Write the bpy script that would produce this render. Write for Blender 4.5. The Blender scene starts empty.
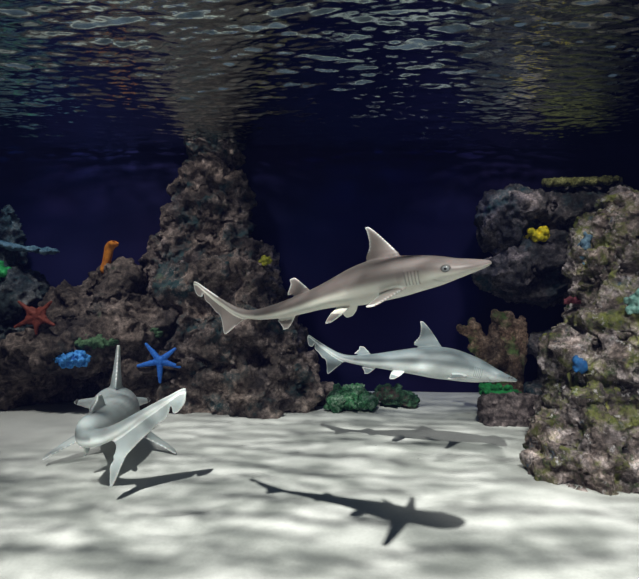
import bpy, bmesh, math, random
import numpy as np
from mathutils import Vector, Matrix, noise, kdtree
from mathutils.bvhtree import BVHTree

# ------------------------------------------------------------ camera, world, lights
scene = bpy.context.scene
COL = scene.collection
CAM_H = 1.07
FPX = 520.0
DEPTH = 2.527        # water depth
BACK = 5.45

cam_d = bpy.data.cameras.new('camera')
cam_d.sensor_width = 36.0
cam_d.lens = FPX / 639.0 * 36.0
cam_d.clip_start = 0.02
cam = bpy.data.objects.new('camera', cam_d)
COL.objects.link(cam)
cam.location = (0, 0, CAM_H)
cam.rotation_euler = (math.pi / 2, 0, 0)
cam_d.dof.use_dof = False
scene.camera = cam

world = bpy.data.worlds.new('world')
scene.world = world
world.use_nodes = True
world.node_tree.nodes['Background'].inputs[0].default_value = (0.32, 0.47, 0.62, 1)
world.node_tree.nodes['Background'].inputs[1].default_value = 0.18

def aim(o, target):
    d = Vector(target) - o.location
    o.rotation_euler = d.to_track_quat('-Z', 'Y').to_euler()

def spot(name, loc, target, energy, angle, blend, radius, color=(1, 1, 1)):
    l = bpy.data.lights.new(name, 'SPOT')
    l.energy = energy; l.spot_size = math.radians(angle); l.spot_blend = blend
    l.shadow_soft_size = radius; l.color = color
    o = bpy.data.objects.new(name, l); COL.objects.link(o)
    o.location = loc; aim(o, target)
    return o

spot('key_lamp', (-1.2, -6.6, 10.7), (0.15, 1.45, 0.0), 21500, 27, 1.0, 0.13, (1.0, 0.98, 0.93))
spot('right_reef_fill', (0.9, 0.9, 4.6), (1.75, 3.0, 1.0), 680, 46, 0.9, 0.12, (1.0, 0.96, 0.92))  # fill added to brighten the right rock stack, no real fixture
spot('left_reef_fill', (-2.2, 2.6, 4.2), (-1.6, 4.9, 1.0), 860, 66, 1.0, 0.25, (1.0, 0.95, 0.92))  # unseen spot put in to lift the pillar and mound rocks
spot('ledge_fill', (1.6, 3.0, 4.0), (1.9, 5.1, 1.7), 420, 44, 1.0, 0.2, (1.0, 0.93, 0.88))  # extra fill so the ledge reads against the wall, source made up

spot('blue_backdrop_fill', (0.9, 3.4, 3.7), (0.8, 5.4, 1.7), 120, 70, 1.0, 0.3, (0.12, 0.25, 1.0))  # added blue wash that gives the back wall its glow
spot('teal_corner_fill', (-2.2, 3.6, 3.6), (-2.9, 5.4, 2.2), 160, 60, 1.0, 0.3, (0.10, 0.60, 1.0))  # added teal wash for a bluish glow in the upper left

scene.view_settings.view_transform = 'Standard'
scene.view_settings.look = 'None'
scene.view_settings.gamma = 1.0
scene.view_settings.exposure = 0.0
scene.view_settings.use_curve_mapping = False
scene.cycles.use_denoising = True
scene.cycles.max_bounces = 8
scene.cycles.transparent_max_bounces = 12
scene.cycles.caustics_reflective = False
scene.cycles.caustics_refractive = False

# ------------------------------------------------------------ helpers
def P(px, py, d):
    return Vector(((px - 319.5) / FPX * d, d, CAM_H - (py - 289.5) / FPX * d))

def tag(o, label=None, cat=None, group=None, kind=None):
    if label: o['label'] = label
    if cat: o['category'] = cat
    if group: o['group'] = group
    if kind: o['kind'] = kind
    return o

def link_mesh(name, me, mat, parent=None):
    o = bpy.data.objects.new(name, me)
    COL.objects.link(o)
    me.materials.clear()
    me.materials.append(mat)
    if parent: o.parent = parent
    return o

def empty(name, loc=(0, 0, 0)):
    o = bpy.data.objects.new(name, None); COL.objects.link(o)
    o.location = loc; o.empty_display_size = 0.1
    return o

def get_co(me):
    a = np.empty(len(me.vertices) * 3); me.vertices.foreach_get('co', a); return a.reshape(-1, 3)
def set_co(me, a):
    me.vertices.foreach_set('co', np.ascontiguousarray(a).ravel()); me.update()
def get_no(me):
    a = np.empty(len(me.vertices) * 3, dtype=np.float32); me.vertex_normals.foreach_get('vector', a); return a.reshape(-1, 3)
def smooth(me):
    me.polygons.foreach_set('use_smooth', [True] * len(me.polygons)); me.update()

def remesh(bm, voxel, smooth_iter=0, smooth_f=0.5):
    """turns a bmesh of overlapping closed solids into one continuous skin"""
    me = bpy.data.meshes.new('tmp'); bm.to_mesh(me); bm.free()
    o = bpy.data.objects.new('tmp', me); COL.objects.link(o)
    m = o.modifiers.new('r', 'REMESH'); m.mode = 'VOXEL'; m.voxel_size = voxel; m.use_smooth_shade = True
    if smooth_iter:
        s = o.modifiers.new('s', 'SMOOTH'); s.iterations = smooth_iter; s.factor = smooth_f
    dg = bpy.context.evaluated_depsgraph_get(); dg.update()
    out = bpy.data.meshes.new_from_object(o.evaluated_get(dg))
    bpy.data.objects.remove(o); bpy.data.meshes.remove(me)
    return out

def blob_bm(blobs, subdiv=2):
    bm = bmesh.new()
    for (c, r) in blobs:
        if not hasattr(r, '__len__'): r = (r, r, r)
        M = Matrix.Translation(c) @ Matrix.Diagonal((r[0], r[1], r[2], 1))
        bmesh.ops.create_icosphere(bm, subdivisions=subdiv, radius=1, matrix=M)
    return bm

def displace(me, fn):
    co = get_co(me); no = get_no(me)
    d = np.array([fn(Vector(c)) for c in co])
    set_co(me, co + no * d[:, None])

def rock_mesh(blobs, voxel, seed=0, big=0.10, mid=0.05, fine=0.015, strata=0.0, crag=0.022, fc=11.0, fb=1.8, fm=5.5, ff=20.0, floor=True, zmin=-0.04):
    me = remesh(blob_bm(blobs), voxel, 3)
    off = Vector((seed * 7.31, seed * 3.17, seed * 5.77))
    displace(me, lambda p: big * noise.fractal(p * fb + off, 1.0, 2.0, 2))
    def f2(p):
        q = p * fm + off
        n = noise.ridged_multi_fractal(q, 0.9, 2.1, 4, 1.0, 2.0) - 1.1
        s = 0.0
        if strata:
            w = p + noise.noise_vector(p * 2.2 + off) * 0.12
            s = strata * noise.noise(Vector((w.x * 2.0, w.y * 2.0, w.z * 15.0)))
        return mid * n + s
    displace(me, f2)
    displace(me, lambda p: crag * (noise.ridged_multi_fractal(p * fc + off, 0.8, 2.2, 3, 1.0, 2.0) - 1.1))
    displace(me, lambda p: fine * (noise.turbulence(p * ff + off, 3, True) - 0.6) )
    if floor:
        co = get_co(me); co[:, 2] = np.maximum(co[:, 2], zmin); set_co(me, co)
    smooth(me)
    return me

def bvh(*meshes):
    V = []; F = []
    for me in meshes:
        b = len(V)
        V.extend([tuple(v.co) for v in me.vertices]); F.extend([tuple(b + i for i in p.vertices) for p in me.polygons])
    return BVHTree.FromPolygons(V, F)

def hit(tree, px, py):
    """where the line of sight through a pixel meets a rock: the spot a thing grows on"""
    o = Vector((0, 0, CAM_H)); d = (P(px, py, 1.0) - o).normalized()
    loc, no, i, dist = tree.ray_cast(o, d)
    if loc is None: return P(px, py, 4.6), Vector((0, -1, 0.2)).normalized()
    return loc, no

# ------------------------------------------------------------ materials
def mat(name):
    m = bpy.data.materials.new(name); m.use_nodes = True
    nt = m.node_tree; return m, nt, nt.nodes['Principled BSDF']

def N(nt, t, **kw):
    n = nt.nodes.new(t)
    for k, v in kw.items(): setattr(n, k, v)
    return n

def noise_tex(nt, vec, scale, detail=5, rough=0.6, dist=0.0):
    n = N(nt, 'ShaderNodeTexNoise'); n.inputs['Scale'].default_value = scale
    n.inputs['Detail'].default_value = detail; n.inputs['Roughness'].default_value = rough
    n.inputs['Distortion'].default_value = dist
    nt.links.new(vec, n.inputs['Vector']); return n.outputs['Fac']

def ramp(nt, fac, stops, interp='LINEAR'):
    r = N(nt, 'ShaderNodeValToRGB'); r.color_ramp.interpolation = interp
    el = r.color_ramp.elements
    while len(el) < len(stops): el.new(0.5)
    for e, (p, c) in zip(el, stops):
        e.position = p; e.color = (*c, 1) if len(c) == 3 else c
    nt.links.new(fac, r.inputs[0]); return r.outputs[0]

def mixc(nt, fac, a, b, mode='MIX'):
    m = N(nt, 'ShaderNodeMix', data_type='RGBA', blend_type=mode)
    if isinstance(fac, float): m.inputs['Factor'].default_value = fac
    else: nt.links.new(fac, m.inputs['Factor'])
    for k, v in ((6, a), (7, b)):
        if isinstance(v, tuple): m.inputs[k].default_value = (*v, 1)
        else: nt.links.new(v, m.inputs[k])
    return m.outputs[2]

def bump(nt, bsdf, h, strength, dist, prev=None):
    b = N(nt, 'ShaderNodeBump'); b.inputs['Strength'].default_value = strength; b.inputs['Distance'].default_value = dist
    nt.links.new(h, b.inputs['Height'])
    if prev: nt.links.new(prev, b.inputs['Normal'])
    nt.links.new(b.outputs[0], bsdf.inputs['Normal']); return b.outputs[0]

def coords(nt, kind='Object'):
    return N(nt, 'ShaderNodeTexCoord').outputs[kind]

def rock_mat(name, dark, mid_, light, patches, pscale=1.0, patch_scale=2.5, bs=1.0):
    m, nt, b = mat(name)
    v = coords(nt)
    n1 = noise_tex(nt, v, 5.0 * pscale, 8, 0.68, 0.4)
    base = ramp(nt, n1, [(0.34, dark), (0.49, mid_), (0.64, light)])
    n2 = noise_tex(nt, v, 26.0 * pscale, 6, 0.7)
    sp = ramp(nt, n2, [(0.34, (0.22, 0.22, 0.23)), (0.50, (0.9, 0.9, 0.9)), (0.66, (2.0, 1.95, 1.95))])
    c = mixc(nt, 0.85, base, sp, 'MULTIPLY')
    big_ = ramp(nt, noise_tex(nt, v, 1.7 * pscale, 3, 0.55), [(0.36, (0.42, 0.42, 0.46)), (0.50, (0.95, 0.92, 0.90)), (0.64, (1.5, 1.42, 1.36))])
    c = mixc(nt, 1.0, c, big_, 'MULTIPLY')
    for k, (colr, lo, hi, sc) in enumerate(patches):
        mp = N(nt, 'ShaderNodeMapping'); mp.inputs['Location'].default_value = (k * 3.7 + 1.1, k * 2.1, k * 5.3)
        nt.links.new(v, mp.inputs['Vector'])
        pn = noise_tex(nt, mp.outputs[0], sc, 9, 0.72)
        f = ramp(nt, pn, [(lo, (0, 0, 0)), (hi, (1, 1, 1))])
        c = mixc(nt, f, c, colr)
    nt.links.new(c, b.inputs['Base Color'])
    b.inputs['Roughness'].default_value = 0.85
    b.inputs['Specular IOR Level'].default_value = 0.25
    nb = bump(nt, b, n1, 0.8 * bs, 0.06)
    bump(nt, b, n2, 0.8 * bs, 0.02, nb)
    return m

M_PILLAR = rock_mat('brown grey reef rock', (0.020, 0.017, 0.017), (0.115, 0.092, 0.083), (0.30, 0.245, 0.225),
    [((0.025, 0.060, 0.068), 0.52, 0.62, 3.0), ((0.10, 0.14, 0.09), 0.62, 0.74, 4.0), ((0.36, 0.29, 0.29), 0.58, 0.70, 7.0)])
M_MOUND = rock_mat('dull brown boulder rock', (0.020, 0.016, 0.015), (0.082, 0.067, 0.061), (0.17, 0.14, 0.13),
    [((0.05, 0.09, 0.055), 0.62, 0.74, 3.4), ((0.02, 0.035, 0.04), 0.58, 0.72, 2.0)])
M_FARREEF = rock_mat('blue grey far reef rock', (0.008, 0.016, 0.020), (0.055, 0.078, 0.085), (0.22, 0.22, 0.22),
    [((0.03, 0.09, 0.10), 0.56, 0.70, 3.0), ((0.20, 0.15, 0.13), 0.63, 0.75, 5.0)])
M_LEDGE = rock_mat('dark ledge rock', (0.010, 0.014, 0.016), (0.075, 0.072, 0.075), (0.26, 0.23, 0.235),
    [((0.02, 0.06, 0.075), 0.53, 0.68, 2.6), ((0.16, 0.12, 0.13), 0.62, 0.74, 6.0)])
M_RIGHT = rock_mat('mossy live rock', (0.018, 0.015, 0.017), (0.18, 0.145, 0.135), (0.54, 0.47, 0.48),
    [((0.17, 0.18, 0.05), 0.50, 0.62, 7.0), ((0.05, 0.075, 0.03), 0.54, 0.65, 13.0), ((0.05, 0.10, 0.17), 0.62, 0.70, 6.0), ((0.30, 0.30, 0.07), 0.63, 0.71, 10.0), ((0.62, 0.58, 0.60), 0.58, 0.68, 18.0)], pscale=1.3, bs=1.0)
M_BASE = rock_mat('purple grey coral base rock', (0.03, 0.026, 0.028), (0.085, 0.07, 0.072), (0.19, 0.16, 0.165),
    [((0.09, 0.12, 0.05), 0.60, 0.72, 5.0)])

def plain(name, c1, c2, scale=20, rough=0.7, bstr=0.4, bdist=0.01, sss=0.0):
    m, nt, b = mat(name); v = coords(nt)
    n = noise_tex(nt, v, scale, 5, 0.65)
    nt.links.new(ramp(nt, n, [(0.32, c1), (0.68, c2)]), b.inputs['Base Color'])
    b.inputs['Roughness'].default_value = rough
    b.inputs['Specular IOR Level'].default_value = 0.3
    if sss: b.inputs['Subsurface Weight'].default_value = sss; b.inputs['Subsurface Scale'].default_value = 0.02
    bump(nt, b, n, bstr, bdist)
    return m

# sand
M_SAND, nt, b = mat('pale fine sand')
v = coords(nt)
n1 = noise_tex(nt, v, 1.6, 4, 0.55)
n2 = noise_tex(nt, v, 60, 6, 0.7)
c = ramp(nt, n1, [(0.3, (0.50, 0.50, 0.485)), (0.7, (0.68, 0.68, 0.65))])
c = mixc(nt, 0.35, c, ramp(nt, n2, [(0.3, (0.7, 0.7, 0.7)), (0.7, (1.1, 1.1, 1.1))]), 'MULTIPLY')
vo = N(nt, 'ShaderNodeTexVoronoi'); vo.inputs['Scale'].default_value = 5.5; nt.links.new(v, vo.inputs['Vector'])
spk = ramp(nt, vo.outputs['Distance'], [(0.018, (1, 1, 1)), (0.03, (0, 0, 0))])
c = mixc(nt, spk, c, (0.05, 0.045, 0.04))
nt.links.new(c, b.inputs['Base Color']); b.inputs['Roughness'].default_value = 0.95
b.inputs['Specular IOR Level'].default_value = 0.1
bump(nt, b, n2, 0.25, 0.01)

M_WALL, nt, b = mat('navy tank wall')
v = coords(nt)
nt.links.new(ramp(nt, noise_tex(nt, v, 0.7, 3, 0.5), [(0.3, (0.012, 0.008, 0.040)), (0.7, (0.010, 0.012, 0.052))]), b.inputs['Base Color'])
b.inputs['Roughness'].default_value = 0.9; b.inputs['Specular IOR Level'].default_value = 0.05

# water surface: mirror beyond the critical angle, clear inside it
M_WATER = bpy.data.materials.new('rippled water surface'); M_WATER.use_nodes = True
nt = M_WATER.node_tree; nt.nodes.clear()
out = N(nt, 'ShaderNodeOutputMaterial'); mx = N(nt, 'ShaderNodeMixShader')
gl = N(nt, 'ShaderNodeBsdfGlossy'); gl.inputs['Roughness'].default_value = 0.04; gl.inputs['Color'].default_value = (0.90, 1.0, 0.95, 1)
tr = N(nt, 'ShaderNodeBsdfTransparent')
v = coords(nt)
wn = noise_tex(nt, v, 26, 4, 0.6)
mpw = N(nt, 'ShaderNodeMapping'); mpw.inputs['Scale'].default_value = (0.55, 1.0, 1.0); nt.links.new(v, mpw.inputs[0])
wn = noise_tex(nt, mpw.outputs[0], 24, 4, 0.6)
bp = N(nt, 'ShaderNodeBump'); bp.inputs['Strength'].default_value = 0.2; bp.inputs['Distance'].default_value = 0.02
nt.links.new(wn, bp.inputs['Height']); nt.links.new(bp.outputs[0], gl.inputs['Normal'])
fr = N(nt, 'ShaderNodeFresnel'); fr.inputs['IOR'].default_value = 1.33
# light dapples painted as noise into the transparent tint, independent of the waves
mf = N(nt, 'ShaderNodeMapping'); mf.inputs['Scale'].default_value = (0.45, 0.85, 1.0); mf.inputs['Rotation'].default_value = (0, 0, 0.08); nt.links.new(v, mf.inputs[0])
dapple = noise_tex(nt, mf.outputs[0], 6.5, 5, 0.66, 0.8)
nt.links.new(ramp(nt, dapple, [(0.40, (0.28, 0.29, 0.28)), (0.50, (0.60, 0.61, 0.60)), (0.61, (1, 1, 1))]), tr.inputs['Color'])
nt.links.new(fr.outputs[0], mx.inputs[0]); nt.links.new(tr.outputs[0], mx.inputs[1]); nt.links.new(gl.outputs[0], mx.inputs[2])
nt.links.new(mx.outputs[0], out.inputs['Surface'])

# ------------------------------------------------------------ the setting
def grid(name, x0, x1, y0, y1, nx, ny, fz, m):
    xs = np.linspace(x0, x1, nx); ys = np.linspace(y0, y1, ny)
    X, Y = np.meshgrid(xs, ys); Z = fz(X, Y)
    co = np.stack([X, Y, Z], -1).reshape(-1, 3)
    i = np.arange((ny - 1) * nx).reshape(ny - 1, nx)[:, :-1].ravel()
    F = np.stack([i, i + 1, i + nx + 1, i + nx], -1)
    me = bpy.data.meshes.new(name)
    me.vertices.add(len(co)); me.vertices.foreach_set('co', co.ravel())
    me.loops.add(F.size); me.loops.foreach_set('vertex_index', F.ravel())
    me.polygons.add(len(F)); me.polygons.foreach_set('loop_start', np.arange(0, F.size, 4))
    me.update(calc_edges=True); me.validate(); smooth(me)
    return link_mesh(name, me, m)

rng = np.random.RandomState(4)
def sand_z(X, Y):
    Z = np.zeros_like(X)
    for k in range(26):
        a = rng.uniform(0, math.pi); lam = rng.uniform(0.35, 1.6)
        Z += 0.0016 * lam * np.sin((X * math.cos(a) + Y * math.sin(a)) * 6.28 / lam + rng.uniform(0, 6.28))
    for (cx, cy, r, amp) in ((-0.72, 2.75, 0.34, 0.008), (-0.62, 2.72, 0.50, 0.006), (-0.75, 2.45, 0.62, 0.005)):
        R = np.hypot(X - cx, (Y - cy) * 1.05); ang = np.arctan2(Y - cy, X - cx)
        Z += amp * np.exp(-((R - r) / 0.018) ** 2) * np.clip(np.cos(ang * 0.5 + 0.9), 0, 1)
    return Z - 0.003
tag(grid('floor', -3.6, 3.6, -1.0, BACK + 0.05, 361, 323, sand_z, M_SAND), kind='structure')

rng = np.random.RandomState(11)
def water_z(X, Y):
    Z = np.zeros_like(X)
    W = []
    for k in range(90):
        lam = 0.042 * (8.0 ** rng.uniform(0, 1))
        a = math.pi / 2 + rng.normal(0, 0.30)
        W.append((lam, a, rng.uniform(0, 6.28)))
    Xw = X + 0.05 * np.sin(Y * 2.3 + X * 1.1); Yw = Y + 0.06 * np.sin(X * 1.7 + 0.6)
    for lam, a, ph in W:
        s = 0.040 if lam < 0.13 else 0.027      # slope carried by each wave
        Z += s * lam / 6.28 * np.sin((Xw * math.cos(a) + Yw * math.sin(a)) * 6.28 / lam + ph)
    return Z + DEPTH
tag(grid('water_surface', -3.6, 3.6, -1.6, BACK, 721, 701, water_z, M_WATER), kind='structure')

def slab(name, x0, x1, y0, y1, z0, z1):
    bm = bmesh.new()
    bmesh.ops.create_cube(bm, size=1, matrix=Matrix.Translation(((x0 + x1) / 2, (y0 + y1) / 2, (z0 + z1) / 2)) @ Matrix.Diagonal((x1 - x0, y1 - y0, z1 - z0, 1)))
    me = bpy.data.meshes.new(name); bm.to_mesh(me); bm.free()
    return tag(link_mesh(name, me, M_WALL), kind='structure')
slab('wall_back', -3.8, 3.8, BACK, BACK + 0.2, -0.1, 3.0)
slab('wall_left', -3.8, -3.6, -1.0, BACK, -0.1, 3.0)
slab('wall_right', 3.6, 3.8, -1.0, BACK, -0.1, 3.0)

# the water itself: thin blue haze that dims with distance
M_HAZE = bpy.data.materials.new('blue water haze'); M_HAZE.use_nodes = True
nt = M_HAZE.node_tree; nt.nodes.clear()
out = N(nt, 'ShaderNodeOutputMaterial'); vs = N(nt, 'ShaderNodeVolumeScatter'); va = N(nt, 'ShaderNodeVolumeAbsorption'); ad = N(nt, 'ShaderNodeAddShader')
vs.inputs['Color'].default_value = (0.20, 0.26, 0.95, 1); vs.inputs['Density'].default_value = 0.006; vs.inputs['Anisotropy'].default_value = 0.1
va.inputs['Color'].default_value = (0.75, 0.9, 0.95, 1); va.inputs['Density'].default_value = 0.05
nt.links.new(vs.outputs[0], ad.inputs[0]); nt.links.new(va.outputs[0], ad.inputs[1]); nt.links.new(ad.outputs[0], out.inputs['Volume'])
hz = slab('water', -3.59, 3.59, -1.2, BACK - 0.01, 0.0, DEPTH - 0.06)
hz.data.materials.clear(); hz.data.materials.append(M_HAZE); hz['kind'] = 'stuff'

# ------------------------------------------------------------ rocks
def B(px, py, d, rpx, rpz, ry):
    """a rough boulder lobe: its outline at its own distance, and its real depth"""
    c = P(px, py, d); return (c, (rpx / FPX * d, ry, rpz / FPX * d))

pillar_me = rock_mesh([
    B(238, 392, 4.85, 88, 40, 0.50), B(285, 385, 4.80, 36, 38, 0.38), B(200, 385, 4.85, 46, 46, 0.42),
    B(225, 340, 4.95, 72, 56, 0.48), B(275, 345, 4.95, 30, 48, 0.36),
    B(210, 292, 5.00, 60, 48, 0.42), B(250, 300, 5.00, 40, 45, 0.36),
    B(205, 250, 5.08, 44, 38, 0.34), B(180, 262, 5.04, 32, 34, 0.30),
    B(208, 218, 5.14, 35, 32, 0.30), B(230, 212, 5.16, 18, 30, 0.24),
    B(208, 184, 5.20, 25, 26, 0.26), B(214, 150, 5.24, 26, 34, 0.22), B(184, 186, 5.2, 12, 18, 0.2)],
    0.018, seed=1, big=0.15, mid=0.105, fine=0.026, fb=2.6, fm=3.3, crag=0.030, fc=9.0, strata=0.03)
pillar = tag(link_mesh('rock_pillar', pillar_me, M_PILLAR), 'tall craggy brown-grey rock pillar rising from the sand up to the water surface', 'rock')

mound_me = rock_mesh([
    B(118, 292, 4.95, 40, 28, 0.36), B(82, 312, 4.92, 36, 34, 0.36), B(130, 330, 4.85, 52, 44, 0.42),
    B(75, 346, 4.76, 62, 28, 0.42), B(20, 372, 4.85, 52, 30, 0.36), B(150, 372, 4.80, 48, 34, 0.36),
    B(70, 400, 5.22, 90, 28, 0.30), B(165, 398, 4.86, 34, 26, 0.34), B(0, 396, 4.85, 34, 26, 0.34)],
    0.018, seed=5, big=0.13, mid=0.080, fine=0.024, fb=2.4, fm=3.4, crag=0.026, fc=9.0)
mound = tag(link_mesh('rock_mound', mound_me, M_MOUND), 'low rounded brown boulder mound left of the tall pillar, blue starfish on it', 'rock')

far_me = rock_mesh([
    B(8, 232, 5.15, 10, 26, 0.16), B(2, 262, 5.15, 18, 26, 0.22), B(16, 300, 5.1, 32, 32, 0.3), B(-25, 310, 5.1, 50, 70, 0.35),
    B(-20, 250, 5.15, 24, 50, 0.25), B(10, 345, 5.1, 46, 36, 0.3), B(-20, 390, 5.1, 50, 36, 0.3)],
    0.018, seed=9, big=0.08, mid=0.055, fine=0.032)
far = tag(link_mesh('reef_rock', far_me, M_FARREEF), 'dark blue-grey reef rock at the far left edge behind the mound', 'rock')

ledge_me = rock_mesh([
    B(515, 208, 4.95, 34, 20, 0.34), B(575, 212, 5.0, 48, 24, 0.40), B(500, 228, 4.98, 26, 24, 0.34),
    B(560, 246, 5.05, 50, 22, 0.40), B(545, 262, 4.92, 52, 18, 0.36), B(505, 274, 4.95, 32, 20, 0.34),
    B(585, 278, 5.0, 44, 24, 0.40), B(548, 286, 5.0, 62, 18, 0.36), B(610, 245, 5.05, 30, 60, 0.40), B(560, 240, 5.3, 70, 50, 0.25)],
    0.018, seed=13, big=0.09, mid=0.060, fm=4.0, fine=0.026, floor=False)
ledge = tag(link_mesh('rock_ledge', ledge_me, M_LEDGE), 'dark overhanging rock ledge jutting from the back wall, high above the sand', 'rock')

right_me = rock_mesh([
    B(618, 440, 3.10, 72, 66, 0.42), B(680, 430, 3.15, 90, 80, 0.50), B(584, 400, 3.20, 38, 58, 0.36), B(640, 370, 3.12, 70, 70, 0.42),
    B(572, 356, 3.22, 34, 34, 0.30), B(612, 320, 3.18, 44, 46, 0.36), B(600, 285, 3.25, 34, 34, 0.30),
    B(640, 280, 3.22, 44, 60, 0.34), B(612, 240, 3.30, 28, 36, 0.28), B(650, 225, 3.3, 42, 44, 0.32), B(588, 262, 3.3, 14, 12, 0.16),
    B(625, 208, 3.32, 18, 18, 0.2), B(690, 260, 3.25, 70, 90, 0.4), B(648, 478, 3.0, 100, 30, 0.36), B(580, 468, 2.98, 38, 26, 0.26), B(640, 500, 2.98, 100, 22, 0.30)],
    0.0095, seed=21, big=0.10, mid=0.065, fine=0.018, strata=0.030, fb=2.6, fm=4.2, ff=28, crag=0.018, fc=12.0)
right = tag(link_mesh('live_rock_stack', right_me, M_RIGHT), 'large pale mossy rock stack in the right foreground, cut by the frame edge', 'rock')

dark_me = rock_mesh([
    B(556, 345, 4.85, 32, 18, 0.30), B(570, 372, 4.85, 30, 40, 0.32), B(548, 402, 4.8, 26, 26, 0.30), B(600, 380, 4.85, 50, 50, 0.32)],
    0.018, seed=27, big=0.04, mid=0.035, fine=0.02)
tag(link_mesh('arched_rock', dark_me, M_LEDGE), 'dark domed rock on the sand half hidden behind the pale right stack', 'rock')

# small block with branching coral
base_me = rock_mesh([
    (P(px_, py_, d_), (0.095, 0.10, 0.085)) for px_ in (491, 500, 510, 520, 529) for py_ in (403, 412, 421) for d_ in (4.15, 4.25, 4.35)],
    0.011, seed=31, big=0.02, mid=0.018, fine=0.012)
base_o = tag(link_mesh('coral_base_rock', base_me, M_BASE), 'small squarish purple-grey rock block carrying the brown branching coral', 'rock')

T_LEFT = bvh(pillar_me, mound_me, far_me); T_LEDGE = bvh(ledge_me); T_RIGHT = bvh(right_me); T_BASE = bvh(base_me)

# ------------------------------------------------------------ corals, sponges, starfish
def chain(pts, n=7):
    """spheres along a tapering limb: pts = [(Vector, r), ...]"""
    out = []
    for (a, ra), (b_, rb) in zip(pts[:-1], pts[1:]):
        for k in range(n):
            t = k / n; out.append((a.lerp(b_, t), ra + (rb - ra) * t))
    out.append(pts[-1]); return out

def lumps(name, blobs, voxel, m, amp=0.006, fr=30, seed=0, label=None, cat=None, parent=None, sm=1, cells=0.0, group=None):
    me = remesh(blob_bm(blobs), voxel, sm)
    off = Vector((seed * 3.3, seed, seed * 1.7))
    displace(me, lambda p: amp * (noise.turbulence(p * fr + off, 3, True) - 0.5) + (cells * (0.5 - noise.voronoi(p * fr * 1.6 + off)[0][0]) if cells else 0))
    smooth(me)
    o = link_mesh(name, me, m, parent)
    if label: tag(o, label, cat, group)
    return o

M_CORAL = rock_mat('brown branching coral', (0.05, 0.032, 0.022), (0.15, 0.10, 0.072), (0.30, 0.22, 0.17), [((0.10, 0.16, 0.05), 0.52, 0.64, 5.0)], pscale=2.0)
dc = 4.3
def Q(px, py, dy=0.0, r=6): return (P(px, py, dc + dy), r / FPX * dc)
br = []
root = Q(503, 392, 0, 13)
br += chain([Q(506, 396, 0, 16), Q(508, 372, 0.02, 16), Q(505, 345, 0.02, 13), Q(502, 322, 0.03, 10), Q(497, 318, 0.0, 6), Q(495, 315, 0, 5)])
br += chain([Q(502, 325, 0.03, 9), Q(507, 316, 0.03, 6)], 3)
br += chain([Q(500, 385, 0, 12), Q(488, 360, -0.04, 9), Q(478, 342, -0.05, 9), Q(474, 328, -0.05, 7), Q(472, 322, -0.05, 4.5)])
br += chain([Q(478, 338, -0.05, 8), Q(468, 332, -0.06, 5.5), Q(460, 328, -0.06, 4.5)], 4)
br += chain([Q(482, 350, -0.04, 8), Q(473, 348, -0.08, 5)], 3)
br += chain([Q(510, 380, 0.03, 12), Q(518, 355, 0.06, 9), Q(521, 338, 0.06, 7), Q(522, 320, 0.05, 4.5)])
br += chain([Q(507, 350, 0.03, 12), Q(513, 330, 0.07, 7), Q(511, 319, 0.08, 5)], 5)
br += chain([Q(500, 360, -0.08, 9), Q(494, 340, -0.10, 7), Q(493, 328, -0.11, 5)], 5)
lumps('branching_coral', br, 0.009, M_CORAL, amp=0.022, fr=16, seed=3, cells=0.012,
      label='brown branching coral with thick upright fingers on the small rock block', cat='coral')

M_GREEN = plain('bright green algae', (0.006, 0.07, 0.018), (0.02, 0.27, 0.07), 30, 0.8, 0.6, 0.02)
random.seed(7)
bl = []
for i in range(70):
    a = random.uniform(0, 6.28); rr = random.random() ** 0.5
    px = 499 + 21 * rr * math.cos(a); dy = 4.28 + 0.13 * rr * math.sin(a)
    bl.append((P(px, 390 + random.uniform(-5, 3.5), dy - 0.03), random.uniform(0.016, 0.034)))
bl.append((P(500, 392, 4.25), (0.17, 0.14, 0.05)))
lumps('green_algae_mat', bl, 0.007, M_GREEN, amp=0.012, fr=45, seed=2, label='vivid green algae tuft spread over the small coral block', cat='algae')

# bushy green corals on the sand
def bush(name, pts, m, seed, label, n=60, rs=(0.02, 0.042)):
    random.seed(seed); bl = []
    for (px, py, d, rpx, rpz, ry) in pts:
        c = P(px, py, d); bl.append((c, (rpx / FPX * d * 0.85, ry * 0.85, rpz / FPX * d * 0.85)))
        for i in range(n):
            u = Vector((random.gauss(0, 1), random.gauss(0, 1), random.gauss(0, 1))).normalized()
            if u.z < -0.5: u.z = -u.z
            q = c + Vector((u.x * rpx / FPX * d, u.y * ry, u.z * rpz / FPX * d)) * random.uniform(0.8, 1.08)
            bl.append((q, random.uniform(*rs)))
    o = lumps(name, bl, 0.011, m, amp=0.022, fr=22, seed=seed, cells=0.018)
    co = get_co(o.data); co[:, 2] = np.maximum(co[:, 2], -0.01); set_co(o.data, co)
    return tag(o, label, 'coral', 'bushy corals at the pillar foot')
M_BUSH = rock_mat('green soft coral', (0.012, 0.05, 0.022), (0.05, 0.19, 0.085), (0.30, 0.44, 0.34), [((0.12, 0.09, 0.085), 0.60, 0.70, 5.0)], pscale=2.4)
M_BUSH2 = rock_mat('dark green soft coral', (0.012, 0.03, 0.018), (0.035, 0.10, 0.055), (0.09, 0.20, 0.12), [((0.09, 0.05, 0.05), 0.52, 0.62, 5.0)], pscale=2.4)
bush('bushy_coral', [(350, 399, 4.62, 20, 13, 0.16), (336, 403, 4.6, 9, 9, 0.12), (366, 403, 4.6, 9, 8, 0.10)], M_BUSH, 4,
     'pale green bushy soft coral on the sand against the pillar foot')
bush('bushy_coral', [(390, 396, 4.78, 15, 11, 0.15), (407, 400, 4.8, 9, 7, 0.12)], M_BUSH2, 6,
     'darker green and maroon bushy soft coral, right of the pale green one', n=45)

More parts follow.
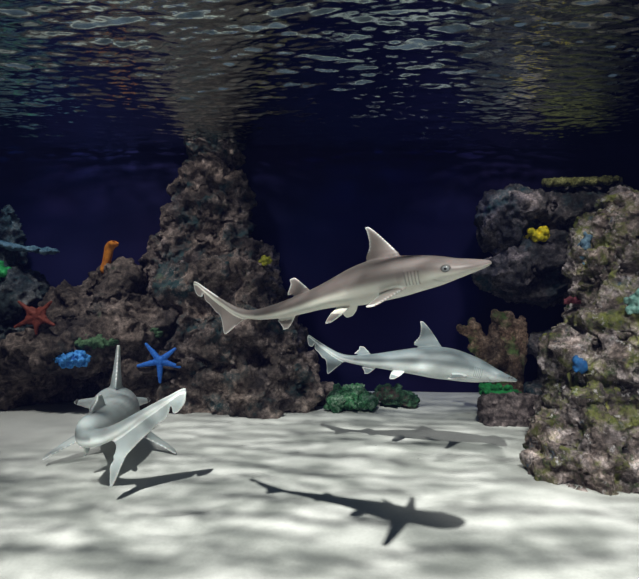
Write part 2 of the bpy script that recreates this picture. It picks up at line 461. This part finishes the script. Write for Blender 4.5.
# plate coral and yellow coral on the ledge
M_PLATE = rock_mat('olive plate coral', (0.06, 0.06, 0.02), (0.16, 0.17, 0.06), (0.33, 0.34, 0.15), [], pscale=3)
bl = []
random.seed(3)
for i in range(150):
    a = random.uniform(0, 6.28); rr = random.random() ** 0.5
    bl.append((P(581 + 39 * rr * math.cos(a), 181.5 + rr * random.uniform(-1, 1) - 1.5 * math.cos(a) * rr, 4.95 + 0.32 * rr * math.sin(a)), (0.036, 0.036, random.uniform(0.03, 0.05))))
bl += chain([(P(577, 194, 5.0), 0.09), (P(577, 202, 5.0), 0.10), (P(577, 212, 5.0), 0.12)], 4)
bl = [(c, r) for c, r in bl]
plate = lumps('plate_coral', bl, 0.012, M_PLATE, amp=0.012, fr=30, seed=8, label='flat olive-green plate coral topping the dark overhanging ledge', cat='coral')

M_YEL = plain('yellow coral', (0.34, 0.32, 0.01), (0.95, 0.72, 0.02), 16, 0.7, 0.5, 0.02)
def cluster(px, py, tree, rx, rz, ry, n, rs, seed, m, name, label, cat, amp=0.008, fr=40, d=None, cells=0.0, voxel=0.007):
    loc, no = hit(tree, px, py)
    if d is not None: loc = P(px, py, d)
    random.seed(seed); bl = [(loc, (rx * 0.8, ry * 0.8, rz * 0.8))]
    for i in range(n):
        u = Vector((random.gauss(0, 1), random.gauss(0, 1), random.gauss(0, 1))).normalized()
        bl.append((loc + Vector((u.x * rx, u.y * ry, u.z * rz)) * random.uniform(0.75, 1.0), random.uniform(*rs)))
    return lumps(name, bl, voxel, m, amp=amp, fr=fr, seed=seed, label=label, cat=cat, cells=cells)
cluster(537, 235, T_LEDGE, 0.14, 0.07, 0.13, 44, (0.022, 0.040), 5, M_YEL, 'yellow_coral', 'bright yellow lumpy coral in the hollow of the dark ledge', 'coral')
M_YEL2 = plain('olive yellow coral', (0.08, 0.09, 0.01), (0.42, 0.40, 0.03), 18, 0.7, 0.5, 0.02)
cluster(266, 261, T_LEFT, 0.06, 0.048, 0.06, 22, (0.012, 0.024), 6, M_YEL2, 'yellow_coral', 'small olive-yellow coral on the right shoulder of the tall pillar', 'coral', d=4.74)

M_BLUE = plain('vivid blue coral', (0.01, 0.10, 0.42), (0.10, 0.42, 0.90), 22, 0.6, 0.5, 0.01)
cluster(72, 359, T_LEFT, 0.15, 0.075, 0.09, 80, (0.012, 0.022), 9, M_BLUE, 'blue_polyp_coral', 'bright blue knobbly coral cluster on the brown boulder mound', 'coral', amp=0.01, cells=0.01)
M_BLUE2 = plain('deep blue sponge', (0.004, 0.02, 0.08), (0.015, 0.11, 0.30), 22, 0.7, 0.5, 0.01)
M_BLUE3 = plain('dusty blue sponge', (0.03, 0.07, 0.13), (0.20, 0.32, 0.42), 30, 0.8, 0.8, 0.02)
M_RED = plain('maroon sponge', (0.06, 0.012, 0.018), (0.20, 0.05, 0.07), 22, 0.8, 0.6, 0.01)
M_TURQ = plain('pale turquoise coral', (0.05, 0.15, 0.13), (0.32, 0.52, 0.47), 26, 0.8, 0.6, 0.01)
cluster(581, 365, T_RIGHT, 0.052, 0.055, 0.035, 24, (0.008, 0.018), 11, M_BLUE2, 'encrusting_sponge', 'deep blue sponge patch halfway up the pale right rock stack', 'sponge')
cluster(586, 248, T_RIGHT, 0.04, 0.10, 0.035, 22, (0.007, 0.018), 12, M_BLUE3, 'encrusting_sponge', 'dusty blue sponge streak near the top of the right rock stack', 'sponge')
cluster(577, 301, T_RIGHT, 0.085, 0.026, 0.03, 26, (0.008, 0.016), 13, M_RED, 'encrusting_sponge', 'maroon sponge band on the left face of the right rock stack', 'sponge')
cluster(637, 304, T_RIGHT, 0.05, 0.085, 0.05, 24, (0.014, 0.026), 14, M_TURQ, 'turquoise_coral', 'pale turquoise coral on the right rock stack at the frame edge', 'coral')
M_GREEN2 = plain('green bubble coral', (0.01, 0.12, 0.03), (0.05, 0.50, 0.12), 14, 0.6, 0.4, 0.01)
cluster(0, 271, T_LEFT, 0.085, 0.085, 0.08, 20, (0.02, 0.035), 15, M_GREEN2, 'green_coral', 'round bright green coral on the far left reef rock', 'coral')
M_ALG = plain('dull green algae', (0.02, 0.05, 0.025), (0.09, 0.17, 0.09), 26, 0.9, 0.8, 0.02)
cluster(95, 342, T_LEFT, 0.19, 0.055, 0.10, 60, (0.012, 0.026), 16, M_ALG, 'algae_patch', 'dull green algae patch above the blue knobbly coral', 'algae', amp=0.014)
cluster(155, 332, T_LEFT, 0.06, 0.055, 0.04, 24, (0.012, 0.024), 17, M_ALG, 'algae_patch', 'dull green algae clump just above the blue starfish', 'algae', amp=0.014)
M_PALEB = plain('pale blue plate coral', (0.03, 0.08, 0.12), (0.18, 0.26, 0.32), 12, 0.8, 0.6, 0.01)
bl = chain([(P(-2, 243, 5.05), (0.05)), (P(20, 248, 5.0), 0.045)], 4)
bl = [(c, (r, r * 2.2, r * 0.7)) for c, r in bl]
for k in range(24):
    t = k / 23; bl.append((P(10 + 46 * t, 247 + 5 * t + 1.6 * math.sin(k * 1.9), 5.0 + 0.08 * math.sin(k)), (0.034, 0.10 * (1 - 0.4 * t), 0.020 + 0.012 * math.sin(k * 2.7))))
lumps('shelf_coral', bl, 0.009, M_PALEB, amp=0.01, fr=25, seed=19, label='thin pale blue shelf coral sticking out from the far left reef rock', cat='coral')

# orange tube sponge: hollow tube with a rim
def tube_sponge():
    loc, _ = hit(T_LEFT, 104, 268)
    a = Vector((loc.x - 0.02, loc.y + 0.05, loc.z - 0.04)); b_ = P(110, 247, loc.y + 0.02)
    c2 = P(115, 242, loc.y - 0.02)
    pts = [a, a.lerp(b_, 0.35), a.lerp(b_, 0.7), b_, c2]; R = [0.036, 0.038, 0.040, 0.042, 0.036]
    ins = [(c2 - (c2 - b_) * 0.02, 0.024), (b_, 0.020), (a.lerp(b_, 0.6), 0.012)]
    rings = list(zip(pts, R)) + [(p, r) for p, r in ins]
    bm = bmesh.new(); prev = None; n = 20
    axis = (c2 - a).normalized(); s = axis.cross(Vector((0, 1, 0))).normalized(); t = s.cross(axis)
    for k, (p, r) in enumerate(rings):
        ring = [bm.verts.new(p + (s * math.cos(q) + t * math.sin(q)) * r * (1 + 0.06 * math.sin(3 * q + k))) for q in [6.283 * i / n for i in range(n)]]
        if prev:
            for i in range(n): bm.faces.new((prev[i], prev[(i + 1) % n], ring[(i + 1) % n], ring[i]))
        else: bm.faces.new(ring[::-1])
        prev = ring
    bm.faces.new(prev)
    bmesh.ops.recalc_face_normals(bm, faces=bm.faces)
    bmesh.ops.subdivide_edges(bm, edges=bm.edges, cuts=2, use_grid_fill=True, smooth=0.5)
    me = bpy.data.meshes.new('tube_sponge'); bm.to_mesh(me); bm.free(); smooth(me)
    m = plain('orange sponge', (0.30, 0.08, 0.01), (0.62, 0.22, 0.02), 20, 0.8, 0.5, 0.01)
    tag(link_mesh('tube_sponge', me, m), 'leaning orange tube sponge standing on top of the brown mound', 'sponge')
tube_sponge()

# starfish
def starfish(name, px, py, tips, r0, r1, m, label, web=0.0, lift=0.02, proud=False):
    loc, no = hit(T_LEFT, px, py)
    no = (no + Vector((0, -1.2, 0.3))).normalized()
    if proud: loc = P(px, py, min(hit(T_LEFT, a_, b_)[0].y for a_, b_ in tips + [(px, py)])); no = Vector((0, -1, 0))
    c = loc + no * lift; bl = [(c, (r0 * 1.25, r0 * 0.9, r0 * 1.25))]
    for (tx, ty) in tips:
        tl, _ = hit(T_LEFT, tx, ty)
        flat = P(tx, ty, c.y)                     # the arm tip, settled towards the rock it lies on
        tip = flat.lerp(P(tx, ty, tl.y - 0.01), 0.5 if abs(tl.y - c.y) < 0.15 and not proud else 0.0)
        mid_ = c.lerp(tip, 0.5)
        bl += chain([(c, r0), (mid_, (r0 + r1) * 0.52), (tip, r1)], 9)
        if web:
            bl.append((c.lerp(tip, 0.3), (r0 * web, r0 * 0.7, r0 * web)))
    return lumps(name, bl, 0.0055, m, amp=0.004, fr=60, seed=2, label=label, cat='starfish', sm=2)
M_STAR = plain('cobalt starfish skin', (0.015, 0.10, 0.52), (0.05, 0.24, 0.80), 40, 0.55, 0.4, 0.004)
starfish('blue_starfish', 160, 361, [(146, 344), (175, 349), (180, 367), (160, 382), (138, 366)], 0.033, 0.014, M_STAR,
         'cobalt blue five-armed starfish clinging to the brown rock beside the pillar', lift=0.0, proud=True)
M_RSTAR = plain('rust starfish skin', (0.10, 0.018, 0.010), (0.26, 0.06, 0.04), 26, 0.7, 0.4, 0.006)
starfish('red_starfish', 37, 316, [(19, 302), (51, 302), (15, 327), (54, 325), (36, 334)], 0.030, 0.013, M_RSTAR,
         'rust red starfish between the far left reef rock and the mound', web=1.6, lift=0.005, proud=True)

# ------------------------------------------------------------ sharks
def interp(tab, t, k):
    return np.interp(t, [r[0] for r in tab], [r[k] for r in tab])

def smooth_tab(tab, n=64):
    """Catmull-Rom through the station table"""
    T = np.array(tab, float); out = []
    for i in range(len(T) - 1):
        p0 = T[max(i - 1, 0)]; p1 = T[i]; p2 = T[i + 1]; p3 = T[min(i + 2, len(T) - 1)]
        h = p2[0] - p1[0]
        m1 = (p2 - p0) / max(p2[0] - p0[0], 1e-6) * h; m2 = (p3 - p1) / max(p3[0] - p1[0], 1e-6) * h
        for k in range(6):
            s = k / 6.0
            q = (2*s**3-3*s**2+1)*p1 + (s**3-2*s**2+s)*m1 + (-2*s**3+3*s**2)*p2 + (s**3-s**2)*m2
            q[0] = p1[0] + h * s; out.append(q)
    out.append(T[-1]); return np.array(out)

#        t     half-width  up     down   centre
BODY = [(0.000, 0.006, 0.003, 0.003, 0.006),
        (0.006, 0.018, 0.007, 0.006, 0.006),
        (0.022, 0.034, 0.012, 0.011, 0.005),
        (0.050, 0.050, 0.019, 0.017, 0.003),
        (0.085, 0.058, 0.027, 0.026, 0.000),
        (0.125, 0.056, 0.036, 0.038, 0.000),
        (0.170, 0.051, 0.044, 0.046, 0.000),
        (0.230, 0.053, 0.053, 0.054, 0.000),
        (0.300, 0.057, 0.061, 0.057, 0.000),
        (0.370, 0.056, 0.060, 0.058, 0.000),
        (0.450, 0.050, 0.052, 0.051, 0.000),
        (0.530, 0.041, 0.042, 0.041, 0.000),
        (0.620, 0.029, 0.031, 0.029, 0.000),
        (0.700, 0.019, 0.022, 0.020, 0.001),
        (0.770, 0.012, 0.016, 0.014, 0.004),
        (0.820, 0.009, 0.013, 0.012, 0.014),
        (0.880, 0.0065, 0.010, 0.009, 0.038),
        (0.940, 0.0045, 0.007, 0.006, 0.064),
        (0.985, 0.0030, 0.003, 0.003, 0.084)]
HAMMER = [(0.000, 0.030, 0.003, 0.003, 0.004),
          (0.005, 0.060, 0.006, 0.005, 0.004),
          (0.018, 0.078, 0.010, 0.009, 0.004),
          (0.040, 0.082, 0.014, 0.013, 0.003),
          (0.062, 0.070, 0.019, 0.018, 0.002),
          (0.090, 0.050, 0.026, 0.026, 0.000),
          (0.125, 0.045, 0.034, 0.034, 0.000)]
def axis_z(t): return float(np.interp(t, [r[0] for r in BODY], [r[4] for r in BODY]))

M_SHARK, nt, b = mat('shark skin')
at = N(nt, 'ShaderNodeAttribute', attribute_name='pigment_rimlight')
v = coords(nt, 'Object')
mo = noise_tex(nt, v, 9, 5, 0.6)
nt.links.new(mixc(nt, 0.5, at.outputs['Color'], ramp(nt, mo, [(0.3, (0.72, 0.70, 0.70)), (0.7, (1.2, 1.2, 1.2))]), 'MULTIPLY'), b.inputs['Base Color'])
b.inputs['Roughness'].default_value = 0.5
b.inputs['Subsurface Weight'].default_value = 0.15; b.inputs['Subsurface Scale'].default_value = 0.015
bump(nt, b, noise_tex(nt, v, 160, 2, 0.5), 0.12, 0.003)
M_EYE, nt, b = mat('silvery eye'); b.inputs['Base Color'].default_value = (0.16, 0.17, 0.18, 1); b.inputs['Roughness'].default_value = 0.15
M_PUPIL, nt, b = mat('black pupil'); b.inputs['Base Color'].default_value = (0.004, 0.004, 0.006, 1); b.inputs['Roughness'].default_value = 0.08
M_LID, nt, b = mat('dark eye rim'); b.inputs['Base Color'].default_value = (0.07, 0.065, 0.065, 1); b.inputs['Roughness'].default_value = 0.6

def shark(name, label, ctrl, roll, fat=1.0, fins=None, back=(0.150, 0.125, 0.120), belly=(0.56, 0.55, 0.49), eye_r=0.0085, roll_tail=None, wide=1.0, head=1.0, hammer=False):
    F = dict(dors_x=0.0, dors_h=1.0, dors_w=1.0, dors_c=1.0, pect=0.16, pect_droop=25.0, pect_x=0.0, twist=0.0, sec=1.0, sec_x=0.0, anal_x=0.0, pel_x=0.0, pel=1.0, gill=0.212, psw=1.0, slim=0.0, eye_t=0.10, low=1.0, mem=1.0, sweep=0.0)
    F.update(fins or {})
    # the spine: a smooth curve through the control points, nose first
    C = [Vector(c) for c in ctrl]; dense = []
    for i in range(len(C) - 1):
        p0 = C[max(i - 1, 0)]; p1 = C[i]; p2 = C[i + 1]; p3 = C[min(i + 2, len(C) - 1)]
        for k in range(16):
            t = k / 16
            dense.append(0.5 * ((2 * p1) + (-p0 + p2) * t + (2 * p0 - 5 * p1 + 4 * p2 - p3) * t * t + (-p0 + 3 * p1 - 3 * p2 + p3) * t ** 3))
    dense.append(C[-1])
    D = np.array(dense)
    for _ in range(60):
        D[1:-1] = 0.25 * D[:-2] + 0.5 * D[1:-1] + 0.25 * D[2:]
    S = np.concatenate([[0], np.cumsum(np.linalg.norm(np.diff(D, axis=0), axis=1))]); L = S[-1]

    # straight body, unit length
    tab = smooth_tab(HAMMER + BODY[6:] if hammer else BODY); bm = bmesh.new(); prev = None; n = 32
    k_ = 1 - F['slim'] * np.exp(-((tab[:, 0] - 0.50) / 0.13) ** 2)
    tab[:, 1] *= k_; tab[:, 2] *= k_; tab[:, 3] *= k_
    for (t, w, u, d, cz) in tab:
        w *= fat * wide; u *= fat; d *= fat
        if t < 0.2: w *= head + (1 - head) * (t / 0.2)
        ring = []
        for i in range(n):
            a = 2 * math.pi * i / n; ca, sa = math.cos(a), math.sin(a)
            e = 0.92 if sa > 0 else 0.80
            yy = w * math.copysign(abs(ca) ** 0.95, ca); zz = (u if sa > 0 else d) * math.copysign(abs(sa) ** e, sa)
            ring.append(bm.verts.new((t, yy, cz + zz)))
        if prev:
            for i in range(n): bm.faces.new((prev[i], ring[i], ring[(i + 1) % n], prev[(i + 1) % n]))
        else: bm.faces.new(ring)
        prev = ring
    bm.faces.new(prev[::-1])
    bmesh.ops.recalc_face_normals(bm, faces=bm.faces)
    edge_pts = []
    def fin(rows, place, nrm, nu=12, tmin=0.0026):
        """rows: (span, x_lead, x_trail, half thickness); place(x, s) -> point; nrm: thickness direction"""
        R = np.array(rows, float); ss = np.linspace(0, 1, 22)
        idx = np.linspace(0, 1, len(R)); R = np.stack([np.interp(ss, idx, R[:, k]) for k in range(4)], 1)
        m_ = len(R); loops = []
        for (s, xl, xt, th) in R:
            up = []; dn = []
            for k in range(nu + 1):
                u = k / nu; x = xl + (xt - xl) * u
                h = max(tmin, th * (2.6 * math.sqrt(max(u, 0)) * (1 - u) ** 0.9)) if 0 < u < 1 else tmin
                p = place(x, s); up.append(p + nrm * h); dn.append(p - nrm * h)
            loops.append([bm.verts.new(q) for q in up] + [bm.verts.new(q) for q in dn[::-1]])
        K = len(loops[0]); fs = []
        for a_, b2 in zip(loops[:-1], loops[1:]):
            for i in range(K): fs.append(bm.faces.new((a_[i], a_[(i + 1) % K], b2[(i + 1) % K], b2[i])))
        fs.append(bm.faces.new(loops[0][::-1])); fs.append(bm.faces.new(loops[-1]))
        bmesh.ops.recalc_face_normals(bm, faces=fs)
        s0 = R[0, 0] + 0.28 * (R[-1, 0] - R[0, 0])
        for (s, xl, xt, th) in R:
            if s > s0 or s < -s0 and s0 < 0: edge_pts.append((place(xt, s), 1.0)); 
            if abs(s) > abs(s0) * 1.5: edge_pts.append((place(xl, s), 0.6))
        for k in range(9): edge_pts.append((place(R[-1, 1] + (R[-1, 2] - R[-1, 1]) * k / 8, R[-1, 0]), 1.0))
    Y = Vector((0, 1, 0)); Z = Vector((0, 0, 1))
    dx = F['dors_x']; dh = F['dors_h']; dw = F['dors_w']; zt = 0.060 * fat
    # first dorsal
    rows = [(-0.035, .300, .415, .010), (0.0, .312, .418, .009), (0.006, .318, .438, .007), (0.016, .328, .434, .0065), (0.035, .345, .413, .005), (0.055, .363, .408, .004), (0.074, .381, .408, .003), (0.086, .394, .411, .0025), (0.091, .401, .412, .002)]
    fin([(s * (dh if s > 0 else 1), 0.41 + (a_ - 0.41) * F['dors_c'] + dx, 0.41 + (c_ - 0.41) * F['dors_c'] + dx, th * dw) for s, a_, c_, th in rows], lambda x, s: Vector((x, 0, zt * (1 - 1.1 * max(0, x - dx - 0.36)) + s)), Y)
    # second dorsal, anal
    k2 = F['sec']
    fin([(-0.02, .62, .685, .006), (0.0, .630, .690, .005), (0.004, .633, .715, .004), (0.012, .640, .708, .004), (0.028, .655, .690, .003), (0.037, .664, .690, .002), (0.041, .670, .690, .002)], lambda x, s: Vector((x + F['sec_x'], 0, (0.025 - 0.09 * F['sec_x']) * fat + s * k2)), Y)
    fin([(-0.015, .635, .69, .005), (0.0, .640, .692, .005), (0.004, .643, .712, .004), (0.014, .652, .705, .003), (0.030, .672, .698, .002), (0.036, .682, .700, .002)], lambda x, s: Vector((x + F['anal_x'], 0, (-0.020 + 0.09 * F['anal_x']) * fat - s)), Y)
    # paired fins
    for sg in (-1, 1):
        a = math.radians(F['pect_droop']); dr = Vector((0, sg * math.cos(a), -math.sin(a))); nr = Vector((0, sg * math.sin(a), math.cos(a)))
        p = F['pect']; px = F['pect_x']
        fin([(-0.03, .270 + px, .335 + px, .009), (0.0, .272 + px, .340 + px, .008), (0.12 * p, .282 + px, .352 + px, .007), (0.3 * p, .300 + px, .350 + px, .006), (0.6 * p, .328 + px, .364 + px, .0045), (0.85 * p, .352 + px, .378 + px, .003), (0.97 * p, .366 + px, .386 + px, .002), (p, .374 + px, .388 + px, .002)],
            lambda x, s: Vector((x - (sg > 0) * (1 - F['psw']) * 0.085 * max(s, 0) / p, sg * 0.038 * fat, -0.030 * fat)) + dr * s + nr * (x - 0.30 - px) * math.tan(math.radians(F['twist'])), nr)
        a = math.radians(38); dr = Vector((0, sg * math.cos(a), -math.sin(a))); nr = Vector((0, sg * math.sin(a), math.cos(a)))
        fin([(-0.012, .500, .555, .005), (0.0, .505, .560, .005), (0.012, .512, .572, .004), (0.030, .530, .578, .003), (0.042, .548, .580, .002), (0.048, .558, .578, .002)],
            lambda x, s: Vector((x + F['pel_x'], sg * 0.018 * fat, (-0.033 + 0.12 * F['pel_x']) * fat)) + dr * s * F['pel'], nr)
    # caudal: rows run along the tail axis, from the top edge to the bottom edge
    cau = [(0.775, 0.012, -0.012), (0.800, 0.015, -0.022), (0.820, 0.015, -0.048), (0.842, 0.014, -0.083), (0.858, 0.013, -0.110), (0.868, 0.012, -0.122), (0.873, 0.012, -0.115), (0.878, 0.012, -0.085), (0.888, 0.011, -0.058), (0.905, 0.010, -0.040), (0.930, 0.009, -0.031), (0.950, 0.008, -0.028), (0.957, 0.007, -0.012), (0.964, 0.007, -0.026), (0.982, 0.006, -0.032), (0.993, 0.004, -0.024), (1.0, 0.001, -0.008)]
    cs = smooth_tab([(t, a_, c_ * (F['low'] if c_ < -0.045 else F['mem'] if t > 0.88 else 1)) for t, a_, c_ in cau]); loops = []
    for (t, top, bot) in cs:
        ax = axis_z(min(t, 0.985)) + max(0, t - 0.985) * 0.43
        up = []; dn = []
        for k in range(13):
            u = k / 12; z = ax + top + (bot - top) * u
            if bot < -0.05: xx = t + 0.0
            th = 0.0026 + 0.0030 * math.sin(math.pi * u) * (1 - (t - 0.77) * 2.5)
            xs_ = t - F['sweep'] * max(0.0, -(z - ax)) * max(0.0, min(1.0, (-bot - 0.03) / 0.06))
            up.append(Vector((xs_, th, z))); dn.append(Vector((xs_, -th, z)))
        loops.append([bm.verts.new(q) for q in up] + [bm.verts.new(q) for q in dn[::-1]])
        if t > 0.83: edge_pts.append((Vector((xs_, 0, ax + bot)), 1.0))
        if t > 0.9: edge_pts.append((Vector((t, 0, ax + top)), 0.7))
    K = len(loops[0]); fs = []
    for a_, b2 in zip(loops[:-1], loops[1:]):
        for i in range(K): fs.append(bm.faces.new((a_[i], a_[(i + 1) % K], b2[(i + 1) % K], b2[i])))
    fs.append(bm.faces.new(loops[0][::-1])); fs.append(bm.faces.new(loops[-1])); bmesh.ops.recalc_face_normals(bm, faces=fs)

    me = remesh(bm, 0.0021, 5, 0.5)
    co = get_co(me); no = get_no(me)
    t = co[:, 0]
    W = np.interp(t, tab[:, 0], tab[:, 1]) * fat; U = np.interp(t, tab[:, 0], tab[:, 2]) * fat; Dn = np.interp(t, tab[:, 0], tab[:, 3]) * fat
    CZ = np.interp(t, tab[:, 0], tab[:, 4])
    zr = (co[:, 2] - CZ) / np.where(co[:, 2] > CZ, U, Dn)
    onbody = (np.abs(zr) < 1.35) & (np.abs(co[:, 1]) < W * 1.25)
    # gill slits and mouth pressed into the skin
    side = np.abs(co[:, 1]) > 0.55 * W
    g = np.zeros(len(co))
    for k in range(5):
        gx = F['gill'] + 0.0085 * k
        zz = co[:, 2] / fat
        bow = gx + 0.06 * (zz) ** 2 * 10
        g = np.maximum(g, np.exp(-((t - bow) / 0.0017) ** 2) * (zz > -0.026) * (zz < 0.008) * side)
    mth = np.exp(-(((t - (0.075 + (co[:, 1] / (0.9 * W + 1e-6)) ** 2 * 0.05)) / 0.0025)) ** 2) * (zr < -0.45) * (zr > -1.3) * (t < 0.16)
    co2 = co - no * (g * 0.0016 + mth * 0.0018)[:, None]
    # pigment
    lerp = lambda a_, b_, f: a_ + (b_ - a_) * f[:, None]
    nz = np.array([noise.noise(Vector((c[0] * 9, c[1] * 9, c[2] * 14))) for c in co])
    lvl = np.clip((zr + nz * 0.16 + 0.42 + np.where(t < 0.22, 0.10, 0)) / 0.75, 0, 1)
    finz = ~onbody
    lvl = np.where(finz, np.clip(no[:, 2] * 1.4 + 0.65, 0, 1) * 0.75, lvl)
    lvl = np.where(finz & (np.abs(no[:, 1]) > 0.75), 0.88, lvl)
    bk = np.array(back); bl_ = np.array(belly)
    c = lerp(np.tile(bl_, (len(co), 1)), np.tile(bk, (len(co), 1)), lvl * lvl * (3 - 2 * lvl))
    band = np.exp(-((zr - 0.12) / 0.22) ** 2) * onbody * (t > 0.2) * (t < 0.75)         # dusky stripe along the flank
    c = lerp(c, np.tile(bk * 0.62, (len(co), 1)), 0.75 * band)
    c = lerp(c, np.tile(bk * 0.25, (len(co), 1)), 0.6 * np.clip(g + mth * 0.5, 0, 1))
    kd = kdtree.KDTree(len(edge_pts))
    for i, (p_, w_) in enumerate(edge_pts): kd.insert(p_, i)
    kd.balance()
    ef = np.zeros(len(co)); cand = np.where(finz | (t > 0.8))[0]
    for i in cand:
        p_, j, dist = kd.find(co[i]); ef[i] = edge_pts[j][1] * math.exp(-(dist / 0.0040) ** 2)
    c = lerp(c, np.tile(np.array((0.92, 0.93, 0.92)), (len(co), 1)), np.clip(ef, 0, 1) * 0.9)  # pale fin margins, doubling as rim light painted into the colour
    # eye sockets
    def bend(p):
        s = min(max(p[0], 0), 1) * L
        def at_(s_): return Vector([float(np.interp(s_, S, D[:, k])) for k in range(3)])
        e = 0.02 * L
        T = (at_(min(s + e, L)) - at_(max(s - e, 0))).normalized()
        up = Vector((0, 0, 1)); rr = roll if roll_tail is None else roll + (roll_tail - roll) * (s / L) ** 2
        Sd = up.cross(T).normalized(); Up = T.cross(Sd).normalized()
        R = Matrix.Rotation(math.radians(rr), 3, T); Sd = R @ Sd; Up = R @ Up
        base = at_(s); ex = p[0] - min(max(p[0], 0), 1)
        return base + T * ex * L + Sd * p[1] * L + Up * p[2] * L, Sd, Up, T
    # vectorised bend
    s = np.clip(co2[:, 0], 0, 1) * L; e = 0.02 * L
    att = lambda q: np.stack([np.interp(q, S, D[:, k]) for k in range(3)], 1)
    T = att(np.minimum(s + e, L)) - att(np.maximum(s - e, 0)); T /= np.linalg.norm(T, axis=1)[:, None]
    Sd = np.cross(np.array([0, 0, 1.0]), T); Sd /= np.linalg.norm(Sd, axis=1)[:, None]; Up = np.cross(T, Sd)
    rr = np.radians(roll if roll_tail is None else roll + (roll_tail - roll) * (s / L) ** 2); rr = rr * np.ones(len(co2))
    cr, sr = np.cos(rr)[:, None], np.sin(rr)[:, None]
    Sd2 = Sd * cr + np.cross(T, Sd) * sr; Up2 = Up * cr + np.cross(T, Up) * sr
    ex = (co2[:, 0] - np.clip(co2[:, 0], 0, 1))[:, None] * L
    W3 = att(s) + T * ex + Sd2 * (co2[:, 1] * L)[:, None] + Up2 * (co2[:, 2] * L)[:, None]
    origin = W3.mean(0)
    set_co(me, W3 - origin)
    ca = me.color_attributes.new('pigment_rimlight', 'FLOAT_COLOR', 'POINT')
    ca.data.foreach_set('color', np.concatenate([np.clip(c, 0, 1), np.ones((len(c), 1))], 1).ravel())
    smooth(me)
    o = link_mesh(name, me, M_SHARK); o.location = origin
    tag(o, label, 'shark', 'sharks swimming in the tank')
    # eyes
    te = F['eye_t']; ze = 0.006
    we = float(np.interp(te, tab[:, 0], tab[:, 1])) * fat * wide * (head + (1 - head) * te / 0.2)
    for sg in (-1, 1):
        c3, Sx, Ux, Tx = bend((te, sg * we * 0.93, ze)); c3 = c3 - Vector(origin)
        out_ = Sx * sg
        def lens(nm, r, h, off, m, par):
            b2 = bmesh.new()
            Mx = Matrix.Translation(c3 + out_ * off) @ Matrix((Tx * r * 1.25, Ux * r, out_ * h)).transposed().to_4x4()
            bmesh.ops.create_uvsphere(b2, u_segments=24, v_segments=16, radius=1, matrix=Mx)
            mm = bpy.data.meshes.new(nm); b2.to_mesh(mm); b2.free(); smooth(mm)
            return link_mesh(nm, mm, m, par)
        er = eye_r * L
        rim = lens('eye', er * 1.25, er * 0.70, 0.0, M_LID, o)
        lens('iris', er * 0.95, er * 0.62, er * 0.22, M_EYE, rim)
        lens('pupil', er * 0.50, er * 0.40, er * 0.50, M_PUPIL, rim)
    return o

# front shark, swimming to the right and a little towards the glass
shark('grey_shark', 'largest grey shark swimming right in mid-water, in front of the pillar and backdrop',
      [P(492, 265, 1.42), P(470, 268, 1.44), P(440, 270, 1.475), P(405, 275, 1.53), P(370, 283, 1.60), P(335, 293, 1.68), P(300, 305, 1.77), P(268, 314, 1.85), P(235, 317, 1.91), P(192, 308, 1.98)],
      roll=-7, fins=dict(slim=0.25, psw=0.0, pect=0.17, pect_droop=7, pect_x=-0.068, dors_x=-0.112, dors_c=0.76, dors_h=1.0, sec=1.2, sec_x=-0.100, anal_x=-0.035, pel_x=-0.112, pel=1.0, gill=0.165, eye_t=0.098, low=0.8, mem=1.1))
# rear shark, swimming right behind it
shark('grey_shark', 'paler blue-grey shark lower down behind the largest one, tall dorsal fin, facing right',
      [P(514, 381, 3.16), P(490, 374, 3.18), P(465, 367, 3.20), P(430, 362, 3.22), P(400, 361, 3.24), P(372, 361, 3.27), P(345, 360, 3.30), P(322, 357, 3.33), P(304, 353, 3.36)],
      roll=6, fat=1.26, hammer=True, fins=dict(dors_x=0.030, dors_h=1.30, pect=0.14, pect_droop=8, pect_x=-0.055, sec=1.0, sec_x=0.035, pel=1.3, gill=0.160, eye_t=0.040, low=0.9, mem=1.3), back=(0.16, 0.195, 0.21), belly=(0.62, 0.66, 0.66), eye_r=0.007)
# left shark, swimming away with its tail swung to the right
shark('grey_shark', 'pale shark at left swimming away just above the sand, tail fin swung right',
      [P(113, 401, 3.98), P(114, 406, 3.72), P(115, 412, 3.42), P(113, 417, 3.14), P(107, 420, 2.95), P(97, 425, 2.80), P(87, 430, 2.70), P(88, 441, 2.62), P(130, 433, 2.57), P(190, 425, 2.56)],
      roll=-3, fat=1.36, head=1.25, hammer=True, fins=dict(dors_x=-0.02, dors_h=1.55, dors_w=2.4, pect=0.165, pect_droop=20, twist=-22, low=1.28, mem=1.5, sweep=0.6, eye_t=0.04, sec_x=-0.05), back=(0.36, 0.40, 0.41), belly=(0.78, 0.81, 0.80))

for o_ in COL.objects:
    if o_.name.split('.')[0] == 'encrusting_sponge': o_['group'] = 'sponges on the right rock stack'
    if o_.name.split('.')[0] == 'algae_patch': o_['group'] = 'algae on the brown mound'
